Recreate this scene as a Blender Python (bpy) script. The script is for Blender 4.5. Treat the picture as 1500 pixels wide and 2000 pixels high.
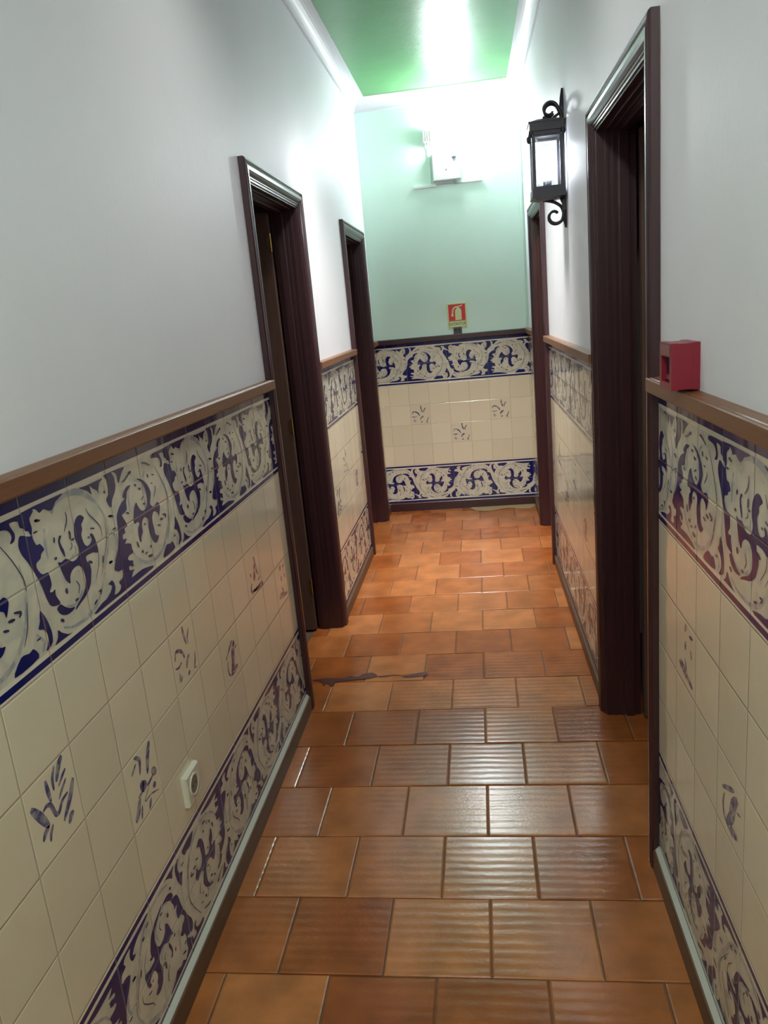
import bpy, math, random
from mathutils import Vector, Matrix
from mathutils.geometry import tessellate_polygon

for o in list(bpy.data.objects):
    bpy.data.objects.remove(o)
sc = bpy.context.scene
S = 15.0 / 14.0            # wall tiles are 15 cm; all lengths below are in 14 cm tile units times S
random.seed(7)

# ------------------------------------------------------------------ camera
CAMX, CAMZ = 0.7015, 1.3836
PITCH, ROLL, YAW = -0.2502, 0.0927, 0.1381
cam_data = bpy.data.cameras.new('camera')
cam = bpy.data.objects.new('camera', cam_data)
sc.collection.objects.link(cam)
Rm = (Matrix.Rotation(YAW, 3, 'Z') @ Matrix.Rotation(PITCH, 3, 'X') @ Matrix.Rotation(ROLL, 3, 'Y'))
r0, fw, up = Rm.col[0], Rm.col[1], Rm.col[2]
M = Matrix(((r0.x, up.x, -fw.x), (r0.y, up.y, -fw.y), (r0.z, up.z, -fw.z))).to_4x4()
M.translation = Vector((CAMX, 0, CAMZ)) * S
cam.matrix_world = M
cam_data.sensor_fit = 'VERTICAL'
cam_data.sensor_height = 36.0
cam_data.lens = 1513.1 / 2000.0 * 36.0
cam_data.clip_start = 0.02
sc.camera = cam

# ------------------------------------------------------------------ view, world
sc.view_settings.view_transform = 'Standard'
sc.view_settings.look = 'None'
sc.view_settings.gamma = 1.0
sc.view_settings.use_curve_mapping = False
sc.view_settings.exposure = 0.5
world = bpy.data.worlds.new('world'); sc.world = world
world.use_nodes = True
world.node_tree.nodes['Background'].inputs[0].default_value = (0.01, 0.01, 0.012, 1)
world.node_tree.nodes['Background'].inputs[1].default_value = 0.5

LAMP_GLOW = 200.0      # wall lamp at the end of the corridor
LAMP_LOW = 195.0        # lower half of the same globe
LANTERN_GLOW = 20.0   # wall lantern bulb
BEHIND_W = 50.0       # unseen fill lamp added behind the camera
ROOM_W = 18.0         # unseen lamp added in the far right room to warm the floor
def area_lamp(name, loc, size, watts, color, rot=(0, 0, 0), spread=180):
    l = bpy.data.lights.new(name, 'AREA'); l.shape = 'DISK'; l.size = size * S
    l.energy = watts; l.color = color; l.spread = math.radians(spread)
    o = bpy.data.objects.new(name, l); sc.collection.objects.link(o)
    o.location = Vector(loc) * S; o.rotation_euler = rot
    return o
def point_lamp(name, loc, r, watts, color):
    l = bpy.data.lights.new(name, 'POINT'); l.shadow_soft_size = r * S; l.energy = watts; l.color = color
    o = bpy.data.objects.new(name, l); sc.collection.objects.link(o); o.location = Vector(loc) * S
    return o
point_lamp('added_fill_light', (0.54, -0.75, 2.52), 0.07, BEHIND_W, (1.0, 0.96, 0.92))  # fill added out of view for the near upper walls

area_lamp('added_fill_light', (0.54, 3.1, 2.66), 0.30, 13.0, (1.0, 0.97, 0.92), (math.radians(23), 0, 0), 76)  # added above the frame to brighten the far floor and end tiles
area_lamp('added_fill_light', (0.54, 1.9, 2.66), 0.30, 2.6, (1.0, 0.97, 0.93), (math.radians(8), 0, 0), 115)  # weak unseen fill, added for the left wall before the first door
area_lamp('added_room_light', (1.48, 4.50, 2.30), 0.22, ROOM_W, (1.0, 0.66, 0.38), (0, math.radians(28), 0))  # added, unseen; its warm light falls through the far right doorway

# ------------------------------------------------------------------ geometry of the place
T = 0.14; Z0 = 0.0518
W0, WSK = 1.0870, -0.0088          # right wall x = W0 + WSK * y
D0, DSK = 5.3613, -0.0043          # end wall  y = D0 + DSK * x
CEIL = 2.70; COVE = 0.065; BACK = -2.4
L1 = (2.515, 3.34); L2 = (4.35, 5.155); R1 = (1.685, 2.50); R2 = (4.02, 4.84)
DTOP = 1.89; CW = 0.060            # door casing outer top, casing width
def FL(a, o, z): return (o, a, z)
def FR(a, o, z): return (W0 + WSK * a - o, a, z)
def FE(a, o, z): return (a, D0 + DSK * a - o, z)

# ------------------------------------------------------------------ materials
def new_mat(name):
    m = bpy.data.materials.new(name); m.use_nodes = True
    nt = m.node_tree; b = nt.nodes['Principled BSDF']
    return m, nt, b
def N(nt, typ, **kw):
    n = nt.nodes.new(typ)
    for k, v in kw.items():
        if k.startswith('i_'): n.inputs[int(k[2:])].default_value = v
        else: setattr(n, k, v)
    return n
def plain(name, col, rough=0.5, metal=0.0, bump=0.0, scale=40, var=0.0, coat=0.0, spec=0.5):
    m, nt, b = new_mat(name)
    b.inputs['Base Color'].default_value = (*col, 1)
    b.inputs['Roughness'].default_value = rough
    b.inputs['Metallic'].default_value = metal
    b.inputs['Coat Weight'].default_value = coat
    b.inputs['Specular IOR Level'].default_value = spec
    tc = N(nt, 'ShaderNodeTexCoord')
    nz = N(nt, 'ShaderNodeTexNoise'); nz.inputs['Scale'].default_value = scale; nz.inputs['Detail'].default_value = 4
    nt.links.new(tc.outputs['Object'], nz.inputs['Vector'])
    if var:
        mx = N(nt, 'ShaderNodeMix', data_type='RGBA', blend_type='MIX')
        mx.inputs[6].default_value = (*[c * (1 - var) for c in col], 1)
        mx.inputs[7].default_value = (*[min(1, c * (1 + var)) for c in col], 1)
        nt.links.new(nz.outputs['Fac'], mx.inputs[0]); nt.links.new(mx.outputs[2], b.inputs['Base Color'])
    if bump:
        bp = N(nt, 'ShaderNodeBump'); bp.inputs['Strength'].default_value = 1.0; bp.inputs['Distance'].default_value = bump
        nt.links.new(nz.outputs['Fac'], bp.inputs['Height']); nt.links.new(bp.outputs[0], b.inputs['Normal'])
    return m
def paint(name, col, rough):
    # rolled wall paint: broad unevenness plus fine grain
    m, nt, b = new_mat(name)
    b.inputs['Roughness'].default_value = rough
    tc = N(nt, 'ShaderNodeTexCoord')
    a = N(nt, 'ShaderNodeTexNoise'); a.inputs['Scale'].default_value = 2.2; a.inputs['Detail'].default_value = 5
    c = N(nt, 'ShaderNodeTexNoise'); c.inputs['Scale'].default_value = 60; c.inputs['Detail'].default_value = 3
    nt.links.new(tc.outputs['Object'], a.inputs['Vector']); nt.links.new(tc.outputs['Object'], c.inputs['Vector'])
    mx = N(nt, 'ShaderNodeMix', data_type='RGBA')
    mx.inputs[6].default_value = (*[k * 0.95 for k in col], 1); mx.inputs[7].default_value = (*[min(1, k * 1.05) for k in col], 1)
    nt.links.new(a.outputs['Fac'], mx.inputs[0]); nt.links.new(mx.outputs[2], b.inputs['Base Color'])
    b1 = N(nt, 'ShaderNodeBump'); b1.inputs['Distance'].default_value = 0.012; b1.inputs['Strength'].default_value = 0.5
    b2 = N(nt, 'ShaderNodeBump'); b2.inputs['Distance'].default_value = 0.0006; b2.inputs['Strength'].default_value = 0.7
    nt.links.new(a.outputs['Fac'], b1.inputs['Height']); nt.links.new(c.outputs['Fac'], b2.inputs['Height'])
    nt.links.new(b1.outputs[0], b2.inputs['Normal']); nt.links.new(b2.outputs[0], b.inputs['Normal'])
    return m
def wood(name, dark, light, rough, scale=3.0, coat=0.25):
    m, nt, b = new_mat(name)
    b.inputs['Roughness'].default_value = rough
    b.inputs['Coat Weight'].default_value = coat; b.inputs['Coat Roughness'].default_value = 0.15
    tc = N(nt, 'ShaderNodeTexCoord'); mp = N(nt, 'ShaderNodeMapping')
    mp.inputs['Scale'].default_value = (scale * 14, scale * 14, scale * 0.8)
    if 'rail' in name or 'skirting' in name: mp.inputs['Scale'].default_value = (scale * 14, scale * 0.8, scale * 14)
    nz = N(nt, 'ShaderNodeTexNoise'); nz.inputs['Scale'].default_value = 2.0; nz.inputs['Detail'].default_value = 8; nz.inputs['Distortion'].default_value = 0.4
    nt.links.new(tc.outputs['Object'], mp.inputs['Vector']); nt.links.new(mp.outputs[0], nz.inputs['Vector'])
    mx = N(nt, 'ShaderNodeMix', data_type='RGBA'); mx.inputs[6].default_value = (*dark, 1); mx.inputs[7].default_value = (*light, 1)
    nt.links.new(nz.outputs['Fac'], mx.inputs[0]); nt.links.new(mx.outputs[2], b.inputs['Base Color'])
    bp = N(nt, 'ShaderNodeBump'); bp.inputs['Distance'].default_value = 0.0004
    nt.links.new(nz.outputs['Fac'], bp.inputs['Height']); nt.links.new(bp.outputs[0], b.inputs['Normal'])
    return m
def glaze(name, col, var=0.05, rough=0.10, mottle=0.0, into=(0.66, 0.60, 0.46), mscale=9.0):
    # glazed tile: joints and slightly pillowed faces from the tile grid in the UV map
    m, nt, b = new_mat(name)
    b.inputs['Roughness'].default_value = rough
    uv = N(nt, 'ShaderNodeUVMap')
    fr = N(nt, 'ShaderNodeVectorMath', operation='FRACTION'); nt.links.new(uv.outputs[0], fr.inputs[0])
    sb = N(nt, 'ShaderNodeVectorMath', operation='SUBTRACT'); sb.inputs[1].default_value = (.5, .5, .5); nt.links.new(fr.outputs[0], sb.inputs[0])
    ab = N(nt, 'ShaderNodeVectorMath', operation='ABSOLUTE'); nt.links.new(sb.outputs[0], ab.inputs[0])
    sp = N(nt, 'ShaderNodeSeparateXYZ'); nt.links.new(ab.outputs[0], sp.inputs[0])
    mxm = N(nt, 'ShaderNodeMath', operation='MAXIMUM'); nt.links.new(sp.outputs[0], mxm.inputs[0]); nt.links.new(sp.outputs[1], mxm.inputs[1])
    groove = N(nt, 'ShaderNodeMapRange', interpolation_type='SMOOTHSTEP'); groove.inputs[1].default_value = 0.478; groove.inputs[2].default_value = 0.5
    nt.links.new(mxm.outputs[0], groove.inputs[0])
    joint = N(nt, 'ShaderNodeMapRange', interpolation_type='SMOOTHSTEP'); joint.inputs[1].default_value = 0.488; joint.inputs[2].default_value = 0.497
    nt.links.new(mxm.outputs[0], joint.inputs[0])
    fl = N(nt, 'ShaderNodeVectorMath', operation='FLOOR'); nt.links.new(uv.outputs[0], fl.inputs[0])
    wn = N(nt, 'ShaderNodeTexWhiteNoise'); nt.links.new(fl.outputs[0], wn.inputs[0])
    tone = N(nt, 'ShaderNodeMix', data_type='RGBA')
    tone.inputs[6].default_value = (*[c * (1 - var) for c in col], 1); tone.inputs[7].default_value = (*[min(1, c * (1 + var)) for c in col], 1)
    nt.links.new(wn.outputs['Value'], tone.inputs[0])
    base = tone.outputs[2]
    if mottle:      # brushed, uneven glaze colour
        mn = N(nt, 'ShaderNodeTexNoise'); mn.inputs['Scale'].default_value = mscale; mn.inputs['Detail'].default_value = 4; mn.inputs['Distortion'].default_value = 0.6
        nt.links.new(uv.outputs[0], mn.inputs['Vector'])
        mr = N(nt, 'ShaderNodeMapRange'); mr.inputs[1].default_value = .42; mr.inputs[2].default_value = .66; mr.inputs[4].default_value = mottle
        nt.links.new(mn.outputs['Fac'], mr.inputs[0])
        mm = N(nt, 'ShaderNodeMix', data_type='RGBA'); mm.inputs[7].default_value = (*into, 1)
        nt.links.new(mr.outputs[0], mm.inputs[0]); nt.links.new(base, mm.inputs[6]); base = mm.outputs[2]
    jm = N(nt, 'ShaderNodeMix', data_type='RGBA', blend_type='MIX'); nt.links.new(base, jm.inputs[6])
    jm.inputs[7].default_value = (0.30, 0.26, 0.19, 1)
    jf = N(nt, 'ShaderNodeMath', operation='MULTIPLY'); jf.inputs[1].default_value = 0.5; nt.links.new(joint.outputs[0], jf.inputs[0])
    nt.links.new(jf.outputs[0], jm.inputs[0]); nt.links.new(jm.outputs[2], b.inputs['Base Color'])
    inv = N(nt, 'ShaderNodeMath', operation='SUBTRACT'); inv.inputs[0].default_value = 1.0; nt.links.new(groove.outputs[0], inv.inputs[1])
    nz = N(nt, 'ShaderNodeTexNoise'); nz.inputs['Scale'].default_value = 1.3; nz.inputs['Detail'].default_value = 2; nt.links.new(uv.outputs[0], nz.inputs['Vector'])
    bw = N(nt, 'ShaderNodeBump'); bw.inputs['Distance'].default_value = 0.0035; bw.inputs['Strength'].default_value = 0.5; nt.links.new(nz.outputs['Fac'], bw.inputs['Height'])
    bp = N(nt, 'ShaderNodeBump'); bp.inputs['Distance'].default_value = 0.0010; nt.links.new(inv.outputs[0], bp.inputs['Height'])
    nt.links.new(bw.outputs[0], bp.inputs['Normal']); nt.links.new(bp.outputs[0], b.inputs['Normal'])
    return m
def terracotta():
    m, nt, b = new_mat('glazed_terracotta')
    uv = N(nt, 'ShaderNodeUVMap')                       # u = per tile random, v = second random
    tc = N(nt, 'ShaderNodeTexCoord')
    sp = N(nt, 'ShaderNodeSeparateXYZ'); nt.links.new(uv.outputs[0], sp.inputs[0])
    cr = N(nt, 'ShaderNodeValToRGB'); e = cr.color_ramp.elements
    e[0].color = (0.30, 0.082, 0.017, 1); e[1].color = (0.46, 0.17, 0.055, 1)
    k = e.new(0.5); k.color = (0.38, 0.125, 0.036, 1)
    nt.links.new(sp.outputs[0], cr.inputs[0])
    bl = N(nt, 'ShaderNodeTexNoise'); bl.inputs['Scale'].default_value = 9; bl.inputs['Detail'].default_value = 6; nt.links.new(tc.outputs['Object'], bl.inputs['Vector'])
    br = N(nt, 'ShaderNodeMapRange'); br.inputs[1].default_value = .35; br.inputs[2].default_value = .7; br.inputs[3].default_value = .78; br.inputs[4].default_value = 1.15
    nt.links.new(bl.outputs['Fac'], br.inputs[0])
    mul = N(nt, 'ShaderNodeVectorMath', operation='SCALE'); nt.links.new(cr.outputs[0], mul.inputs[0]); nt.links.new(br.outputs[0], mul.inputs['Scale'])
    nt.links.new(mul.outputs[0], b.inputs['Base Color'])
    # ridges running across the corridor
    mp = N(nt, 'ShaderNodeMapping'); mp.inputs['Scale'].default_value = (0.9, 1.0, 1.0)
    wv = N(nt, 'ShaderNodeTexWave', bands_direction='Y'); wv.inputs['Scale'].default_value = 10.8; wv.inputs['Distortion'].default_value = 1.6; wv.inputs['Detail'].default_value = 2; wv.inputs['Detail Scale'].default_value = 0.8
    nt.links.new(tc.outputs['Object'], mp.inputs['Vector']); nt.links.new(mp.outputs[0], wv.inputs['Vector'])
    mp2 = N(nt, 'ShaderNodeMapping'); mp2.inputs['Scale'].default_value = (5.0, 60.0, 1.0); nt.links.new(tc.outputs['Object'], mp2.inputs['Vector'])
    n0 = N(nt, 'ShaderNodeTexNoise'); n0.inputs['Scale'].default_value = 1.0; n0.inputs['Detail'].default_value = 3; nt.links.new(mp2.outputs[0], n0.inputs['Vector'])
    n1 = N(nt, 'ShaderNodeMix', data_type='FLOAT'); n1.inputs[0].default_value = 0.5
    nt.links.new(wv.outputs['Fac'], n1.inputs[2]); nt.links.new(n0.outputs['Fac'], n1.inputs[3])
    n2 = N(nt, 'ShaderNodeTexNoise'); n2.inputs['Scale'].default_value = 110; n2.inputs['Detail'].default_value = 3; nt.links.new(tc.outputs['Object'], n2.inputs['Vector'])
    b1 = N(nt, 'ShaderNodeBump'); b1.inputs['Distance'].default_value = 0.0009; b1.inputs['Strength'].default_value = 0.6; nt.links.new(n1.outputs[0], b1.inputs['Height'])
    b2 = N(nt, 'ShaderNodeBump'); b2.inputs['Distance'].default_value = 0.0005; b2.inputs['Strength'].default_value = 0.5; nt.links.new(n2.outputs['Fac'], b2.inputs['Height'])
    nt.links.new(b1.outputs[0], b2.inputs['Normal']); nt.links.new(b2.outputs[0], b.inputs['Normal'])
    b.inputs['Roughness'].default_value = 0.22
    b.inputs['Specular IOR Level'].default_value = 0.75
    return m
def emit(name, col, strength):
    m, nt, b = new_mat(name)
    b.inputs['Base Color'].default_value = (*col, 1)
    b.inputs['Emission Color'].default_value = (*col, 1); b.inputs['Emission Strength'].default_value = strength
    return m
def clear_glass(name):
    m = bpy.data.materials.new(name); m.use_nodes = True; nt = m.node_tree; nt.nodes.clear()
    out = N(nt, 'ShaderNodeOutputMaterial'); tr = N(nt, 'ShaderNodeBsdfTransparent'); gl = N(nt, 'ShaderNodeBsdfGlossy')
    tr.inputs[0].default_value = (0.90, 0.95, 1.0, 1); gl.inputs['Roughness'].default_value = 0.05
    mx = N(nt, 'ShaderNodeMixShader'); mx.inputs[0].default_value = 0.12
    nt.links.new(tr.outputs[0], mx.inputs[1]); nt.links.new(gl.outputs[0], mx.inputs[2]); nt.links.new(mx.outputs[0], out.inputs[0])
    return m

M_PLASTER = paint('grey_white_wall_paint', (0.80, 0.81, 0.86), 0.55)
M_MINT = paint('pale_mint_wall_paint', (0.66, 0.87, 0.78), 0.5)
M_GREEN = paint('green_ceiling_paint', (0.082, 0.30, 0.088), 0.33)
M_COVE = plain('white_cove_paint', (0.66, 0.68, 0.72), 0.5)
M_TILE = glaze('cream_glazed_tile', (0.74, 0.665, 0.51))
M_CREAM = glaze('painted_cream_glaze', (0.66, 0.62, 0.50), 0.03, mottle=0.5, into=(0.42, 0.43, 0.40), mscale=4.0)
M_NAVY = glaze('painted_navy_glaze', (0.010, 0.013, 0.115), 0.15)
M_WHITE = glaze('painted_white_glaze', (0.76, 0.71, 0.58), 0.02)
M_SHADE = glaze('painted_grey_blue_glaze', (0.33, 0.36, 0.40), 0.05, mottle=0.8, mscale=6.0)
M_INK = glaze('painted_ink_blue_glaze', (0.035, 0.035, 0.11), 0.05)
M_FLOWER = glaze('painted_flower_blue_glaze', (0.06, 0.072, 0.20), 0.1, mottle=0.55, mscale=7.0)
M_DOOR = wood('dark_mahogany_varnish', (0.024, 0.008, 0.013), (0.056, 0.017, 0.020), 0.32)
M_LEAF = wood('door_leaf_brown_varnish', (0.085, 0.045, 0.036), (0.15, 0.082, 0.065), 0.4)
M_RAIL = wood('rail_brown_varnish', (0.14, 0.055, 0.025), (0.25, 0.11, 0.052), 0.38, coat=0.0)
M_SKIRT = wood('skirting_brown_wood', (0.075, 0.036, 0.018), (0.14, 0.078, 0.045), 0.45, coat=0.0)
M_CAULK = plain('white_caulk', (0.55, 0.56, 0.52), 0.35, bump=0.0005)
M_TERRA = terracotta()
M_GROUT = plain('grey_floor_mortar', (0.10, 0.075, 0.05), 0.55, bump=0.002, scale=60, var=0.4)
M_STAIN = plain('dried_purple_brown_stain', (0.085, 0.03, 0.03), 0.35, var=0.3)
M_IRON = plain('black_wrought_iron', (0.018, 0.018, 0.026), 0.38, 0.3, bump=0.0003, scale=200)
M_BRASS = plain('aged_brass', (0.42, 0.26, 0.10), 0.35, 0.9)
M_PLASTIC = plain('pale_grey_plastic', (0.66, 0.70, 0.68), 0.35)
M_PLASTIC2 = plain('grey_plastic', (0.38, 0.40, 0.40), 0.4)
M_SOCK = plain('ivory_white_plastic', (0.66, 0.65, 0.55), 0.3)
M_SOCKH = plain('socket_recess_grey', (0.20, 0.18, 0.13), 0.5)
M_RED = plain('red_call_point_plastic', (0.22, 0.008, 0.024), 0.35)
M_BLACK = plain('black_plastic', (0.01, 0.01, 0.02), 0.3)
M_PINK = plain('pale_pink_label', (0.26, 0.09, 0.09), 0.4)
M_SIGNC = plain('yellow_green_photoluminescent', (0.62, 0.72, 0.38), 0.4)
M_SIGNR = plain('sign_red', (0.62, 0.02, 0.03), 0.4)
M_BRACK = plain('dark_grey_metal', (0.07, 0.06, 0.075), 0.4, 0.4)
M_LAMP = emit('lit_lamp_globe', (0.93, 0.97, 1.0), LAMP_GLOW)
M_GLOW = emit('lit_lamp_globe_lower', (0.93, 0.97, 1.0), LAMP_LOW)
M_FLAME = emit('lit_lantern_bulb', (0.95, 0.97, 1.0), LANTERN_GLOW)
M_GLASS = clear_glass('clear_lantern_glass')
M_SENSOR = plain('pale_blue_sensor_lens', (0.30, 0.36, 0.55), 0.2)
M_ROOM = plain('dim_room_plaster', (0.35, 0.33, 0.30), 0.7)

# ------------------------------------------------------------------ mesh helpers
class MB:
    def __init__(s): s.v = []; s.f = []; s.m = []; s.uv = []; s.sm = []
    def face(s, pts, mat=0, uvs=None, smooth=False):
        n = len(s.v); s.v += [tuple(p) for p in pts]; s.f.append(tuple(range(n, n + len(pts)))); s.m.append(mat)
        s.uv.append(uvs or [(0, 0)] * len(pts)); s.sm.append(smooth)
    def mesh(s, faces, pts, mat=0, smooth=False, uv=(0, 0)):
        n = len(s.v); s.v += [tuple(p) for p in pts]
        for f in faces:
            s.f.append(tuple(n + i for i in f)); s.m.append(mat); s.uv.append([uv] * len(f)); s.sm.append(smooth)
    def box(s, fr, a0, a1, o0, o1, z0, z1, mat=0, bev=0.0, uv=(0, 0)):
        if bev <= 0:
            p = [fr(a, o, z) for a in (a0, a1) for o in (o0, o1) for z in (z0, z1)]
            s.mesh([(0, 1, 3, 2), (4, 6, 7, 5), (0, 4, 5, 1), (2, 3, 7, 6), (0, 2, 6, 4), (1, 5, 7, 3)], p, mat, uv=uv)
        else:       # chamfer towards +o (the visible side)
            b = bev; i = (o1 - b) if o1 > o0 else (o1 + b)
            p = [fr(*q) for q in [(a0, o0, z0), (a1, o0, z0), (a1, o0, z1), (a0, o0, z1), (a0, i, z0), (a1, i, z0), (a1, i, z1), (a0, i, z1),
                 (a0 + b, o1, z0 + b), (a1 - b, o1, z0 + b), (a1 - b, o1, z1 - b), (a0 + b, o1, z1 - b)]]
            s.mesh([(3, 2, 1, 0), (0, 1, 5, 4), (1, 2, 6, 5), (2, 3, 7, 6), (3, 0, 4, 7), (4, 5, 9, 8), (5, 6, 10, 9), (6, 7, 11, 10), (7, 4, 8, 11), (8, 9, 10, 11)], p, mat, uv=uv)
    def tube(s, path, r, n=8, mat=0, caps=True):
        rs = r if isinstance(r, (list, tuple)) else [r] * len(path)
        P = [Vector(p) for p in path]; rings = []; ref = None
        for i, p in enumerate(P):
            t = (P[min(i + 1, len(P) - 1)] - P[max(i - 1, 0)]).normalized()
            if ref is None: ref = t.orthogonal().normalized()
            x = (ref - t * ref.dot(t)).normalized(); ref = x; y = t.cross(x)
            rings.append([p + (x * math.cos(2 * math.pi * k / n) + y * math.sin(2 * math.pi * k / n)) * rs[i] for k in range(n)])
        pts = [q for R in rings for q in R]; F = []
        for i in range(len(P) - 1):
            for k in range(n): F.append((i * n + k, i * n + (k + 1) % n, (i + 1) * n + (k + 1) % n, (i + 1) * n + k))
        s.mesh(F, pts, mat, True)
        if caps: s.mesh([tuple(range(n))[::-1]], rings[0], mat); s.mesh([tuple(range(n))], rings[-1], mat)
    def lathe(s, c, axis, prof, n=24, mat=0, smooth=True):
        # prof: (distance along axis, radius)
        ax = Vector(axis).normalized(); x = ax.orthogonal().normalized(); y = ax.cross(x); c = Vector(c)
        pts = [c + ax * d + (x * math.cos(2 * math.pi * k / n) + y * math.sin(2 * math.pi * k / n)) * r for d, r in prof for k in range(n)]
        F = [(i * n + k, i * n + (k + 1) % n, (i + 1) * n + (k + 1) % n, (i + 1) * n + k) for i in range(len(prof) - 1) for k in range(n)]
        s.mesh(F, pts, mat, smooth)
    def sweep(s, fr, a0, a1, prof, mats=0, closed=True):
        # prof: (o, z) section carried along the wall from a0 to a1
        n = len(prof)
        for i in range(n if closed else n - 1):
            p, q = prof[i], prof[(i + 1) % n]
            mt = mats[i] if isinstance(mats, (list, tuple)) else mats
            s.face([fr(a0, *p), fr(a1, *p), fr(a1, *q), fr(a0, *q)], mt)
        if closed:
            m0 = mats[0] if isinstance(mats, (list, tuple)) else mats
            s.face([fr(a0, *p) for p in prof], m0); s.face([fr(a1, *p) for p in prof][::-1], m0)
def obj(name, mb, mats, parent=None, origin=None, kind=None):
    me = bpy.data.meshes.new(name)
    if parent is not None: org = Vector(parent['_o']) if '_o' in parent else Vector((0, 0, 0))
    else: org = Vector(origin) if origin is not None else Vector((0, 0, 0))
    me.from_pydata([tuple((Vector(v) - org) * S) for v in mb.v], [], mb.f)
    for m in (mats if isinstance(mats, (list, tuple)) else [mats]): me.materials.append(m)
    ul = me.uv_layers.new(name='UVMap'); k = 0; flat = []
    for poly, uvs, mi, sm in zip(me.polygons, mb.uv, mb.m, mb.sm):
        poly.material_index = mi; poly.use_smooth = sm
        for q in uvs: flat += [q[0], q[1]]
    ul.data.foreach_set('uv', flat)
    me.update()
    o = bpy.data.objects.new(name, me); sc.collection.objects.link(o)
    if parent is not None: o.parent = parent; o['_o'] = tuple(org)
    else: o.location = org * S; o['_o'] = tuple(org)
    if kind: o['kind'] = kind
    return o
def thing(name, loc, label=None, cat=None, group=None, kind=None):
    o = bpy.data.objects.new(name, None); sc.collection.objects.link(o)
    o.location = Vector(loc) * S; o['_o'] = tuple(loc); o.empty_display_size = 0.05
    tag(o, label, cat, group, kind)
    return o
def tag(o, label=None, cat=None, group=None, kind=None):
    if label: o['label'] = label
    if cat: o['category'] = cat
    if group: o['group'] = group
    if kind: o['kind'] = kind
    return o
def smooth_path(pts, closed=False, k=4):
    n = len(pts); out = []
    rng = range(n) if closed else range(n - 1)
    for i in rng:
        g = (lambda j: pts[j % n]) if closed else (lambda j: pts[max(0, min(n - 1, j))])
        p0, p1, p2, p3 = g(i - 1), g(i), g(i + 1), g(i + 2)
        for q in range(k):
            t = q / k; r = []
            for c in range(len(p1)):
                m1 = (p2[c] - p0[c]) * 0.42; m2 = (p3[c] - p1[c]) * 0.42
                r.append((2*t**3-3*t*t+1)*p1[c] + (t**3-2*t*t+t)*m1 + (-2*t**3+3*t*t)*p2[c] + (t**3-t*t)*m2)
            out.append(tuple(r))
    if not closed: out.append(tuple(pts[-1]))
    return out

# ------------------------------------------------------------------ floor: staggered ribbed terracotta tiles
FX0, FA, FB, FY0 = 0.0691, 0.2345, 0.2298, 2.4997
def on_floor(x, y, z): return (x, y, z)
fm = MB(); fm.box(on_floor, -0.13, 1.22, BACK, 5.6, -0.05, -0.004, 1)
rnd = random.Random(11)
for n in range(-21, 15):
    y0, y1 = FY0 + (n - 1) * FB, FY0 + n * FB
    off = FX0 + (FA / 2 if n % 2 == 0 else 0.0)
    for k in range(-2, 6):
        x0, x1 = off + k * FA, off + (k + 1) * FA
        x0c, x1c = max(x0, -0.12), min(x1, 1.21)
        if x1c - x0c < 0.03: continue
        sk = -0.0023 * y0; g = 0.0016
        x0c += g + sk; x1c += -g + sk; a, b = y0 + g, y1 - g
        if b > 5.45: b = 5.45
        if b - a < 0.02: continue
        cx, cy = (x0c + x1c) / 2, (a + b) / 2
        tx, ty, dz = rnd.gauss(0, .0028), rnd.gauss(0, .0030), rnd.gauss(0, .0004)
        U = (rnd.random(), rnd.random())
        h = lambda x, y: dz + (x - cx) * tx + (y - cy) * ty
        e = 0.0035
        P = [(x0c, a), (x1c, a), (x1c, b), (x0c, b)]; Q = [(x0c + e, a + e), (x1c - e, a + e), (x1c - e, b - e), (x0c + e, b - e)]
        pts = [(x, y, h(x, y) - 0.006) for x, y in P] + [(x, y, h(x, y) - 0.0012) for x, y in P] + [(x, y, h(x, y)) for x, y in Q]
        fm.mesh([(8, 9, 10, 11), (4, 5, 9, 8), (5, 6, 10, 9), (6, 7, 11, 10), (7, 4, 8, 11), (0, 1, 5, 4), (1, 2, 6, 5), (2, 3, 7, 6), (3, 0, 4, 7)], pts, 0, uv=U)
# worn mortar along the right skirting, at the end wall and round the thresholds
def patch(pts, z, mat):
    P = smooth_path(pts, True, 3)
    fm.face([(x, y, z) for x, y in P], mat)
patch([(0.62, 5.25), (0.72, 5.22), (0.83, 5.27), (0.98, 5.22), (1.03, 5.36), (0.6, 5.36)], 0.0022, 3)
# purple-brown stain along one joint on the left
for P in ([(-0.03, 2.752), (0.01, 2.735), (0.025, 2.700), (0.035, 2.722), (0.06, 2.690), (0.065, 2.725), (0.10, 2.735), (0.14, 2.742), (0.19, 2.750), (0.23, 2.772), (0.205, 2.800), (0.17, 2.790), (0.15, 2.768), (0.12, 2.778), (0.10, 2.762), (0.06, 2.760), (0.02, 2.764)],
          [(0.225, 2.768), (0.25, 2.762), (0.29, 2.770), (0.34, 2.766), (0.30, 2.776), (0.26, 2.772)],
          [(0.33, 2.765), (0.35, 2.752), (0.40, 2.756), (0.43, 2.768), (0.42, 2.792), (0.38, 2.782)],
          [(0.43, 2.768), (0.47, 2.764), (0.52, 2.766), (0.47, 2.769)]):
    patch(P, 0.0024, 2)
tag(obj('floor', fm, [M_TERRA, M_GROUT, M_STAIN, plain('worn_pale_mortar', (0.36, 0.26, 0.14), 0.5, bump=.001, scale=50, var=.3)], origin=(0.5, 2, 0)), kind='structure')

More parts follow.
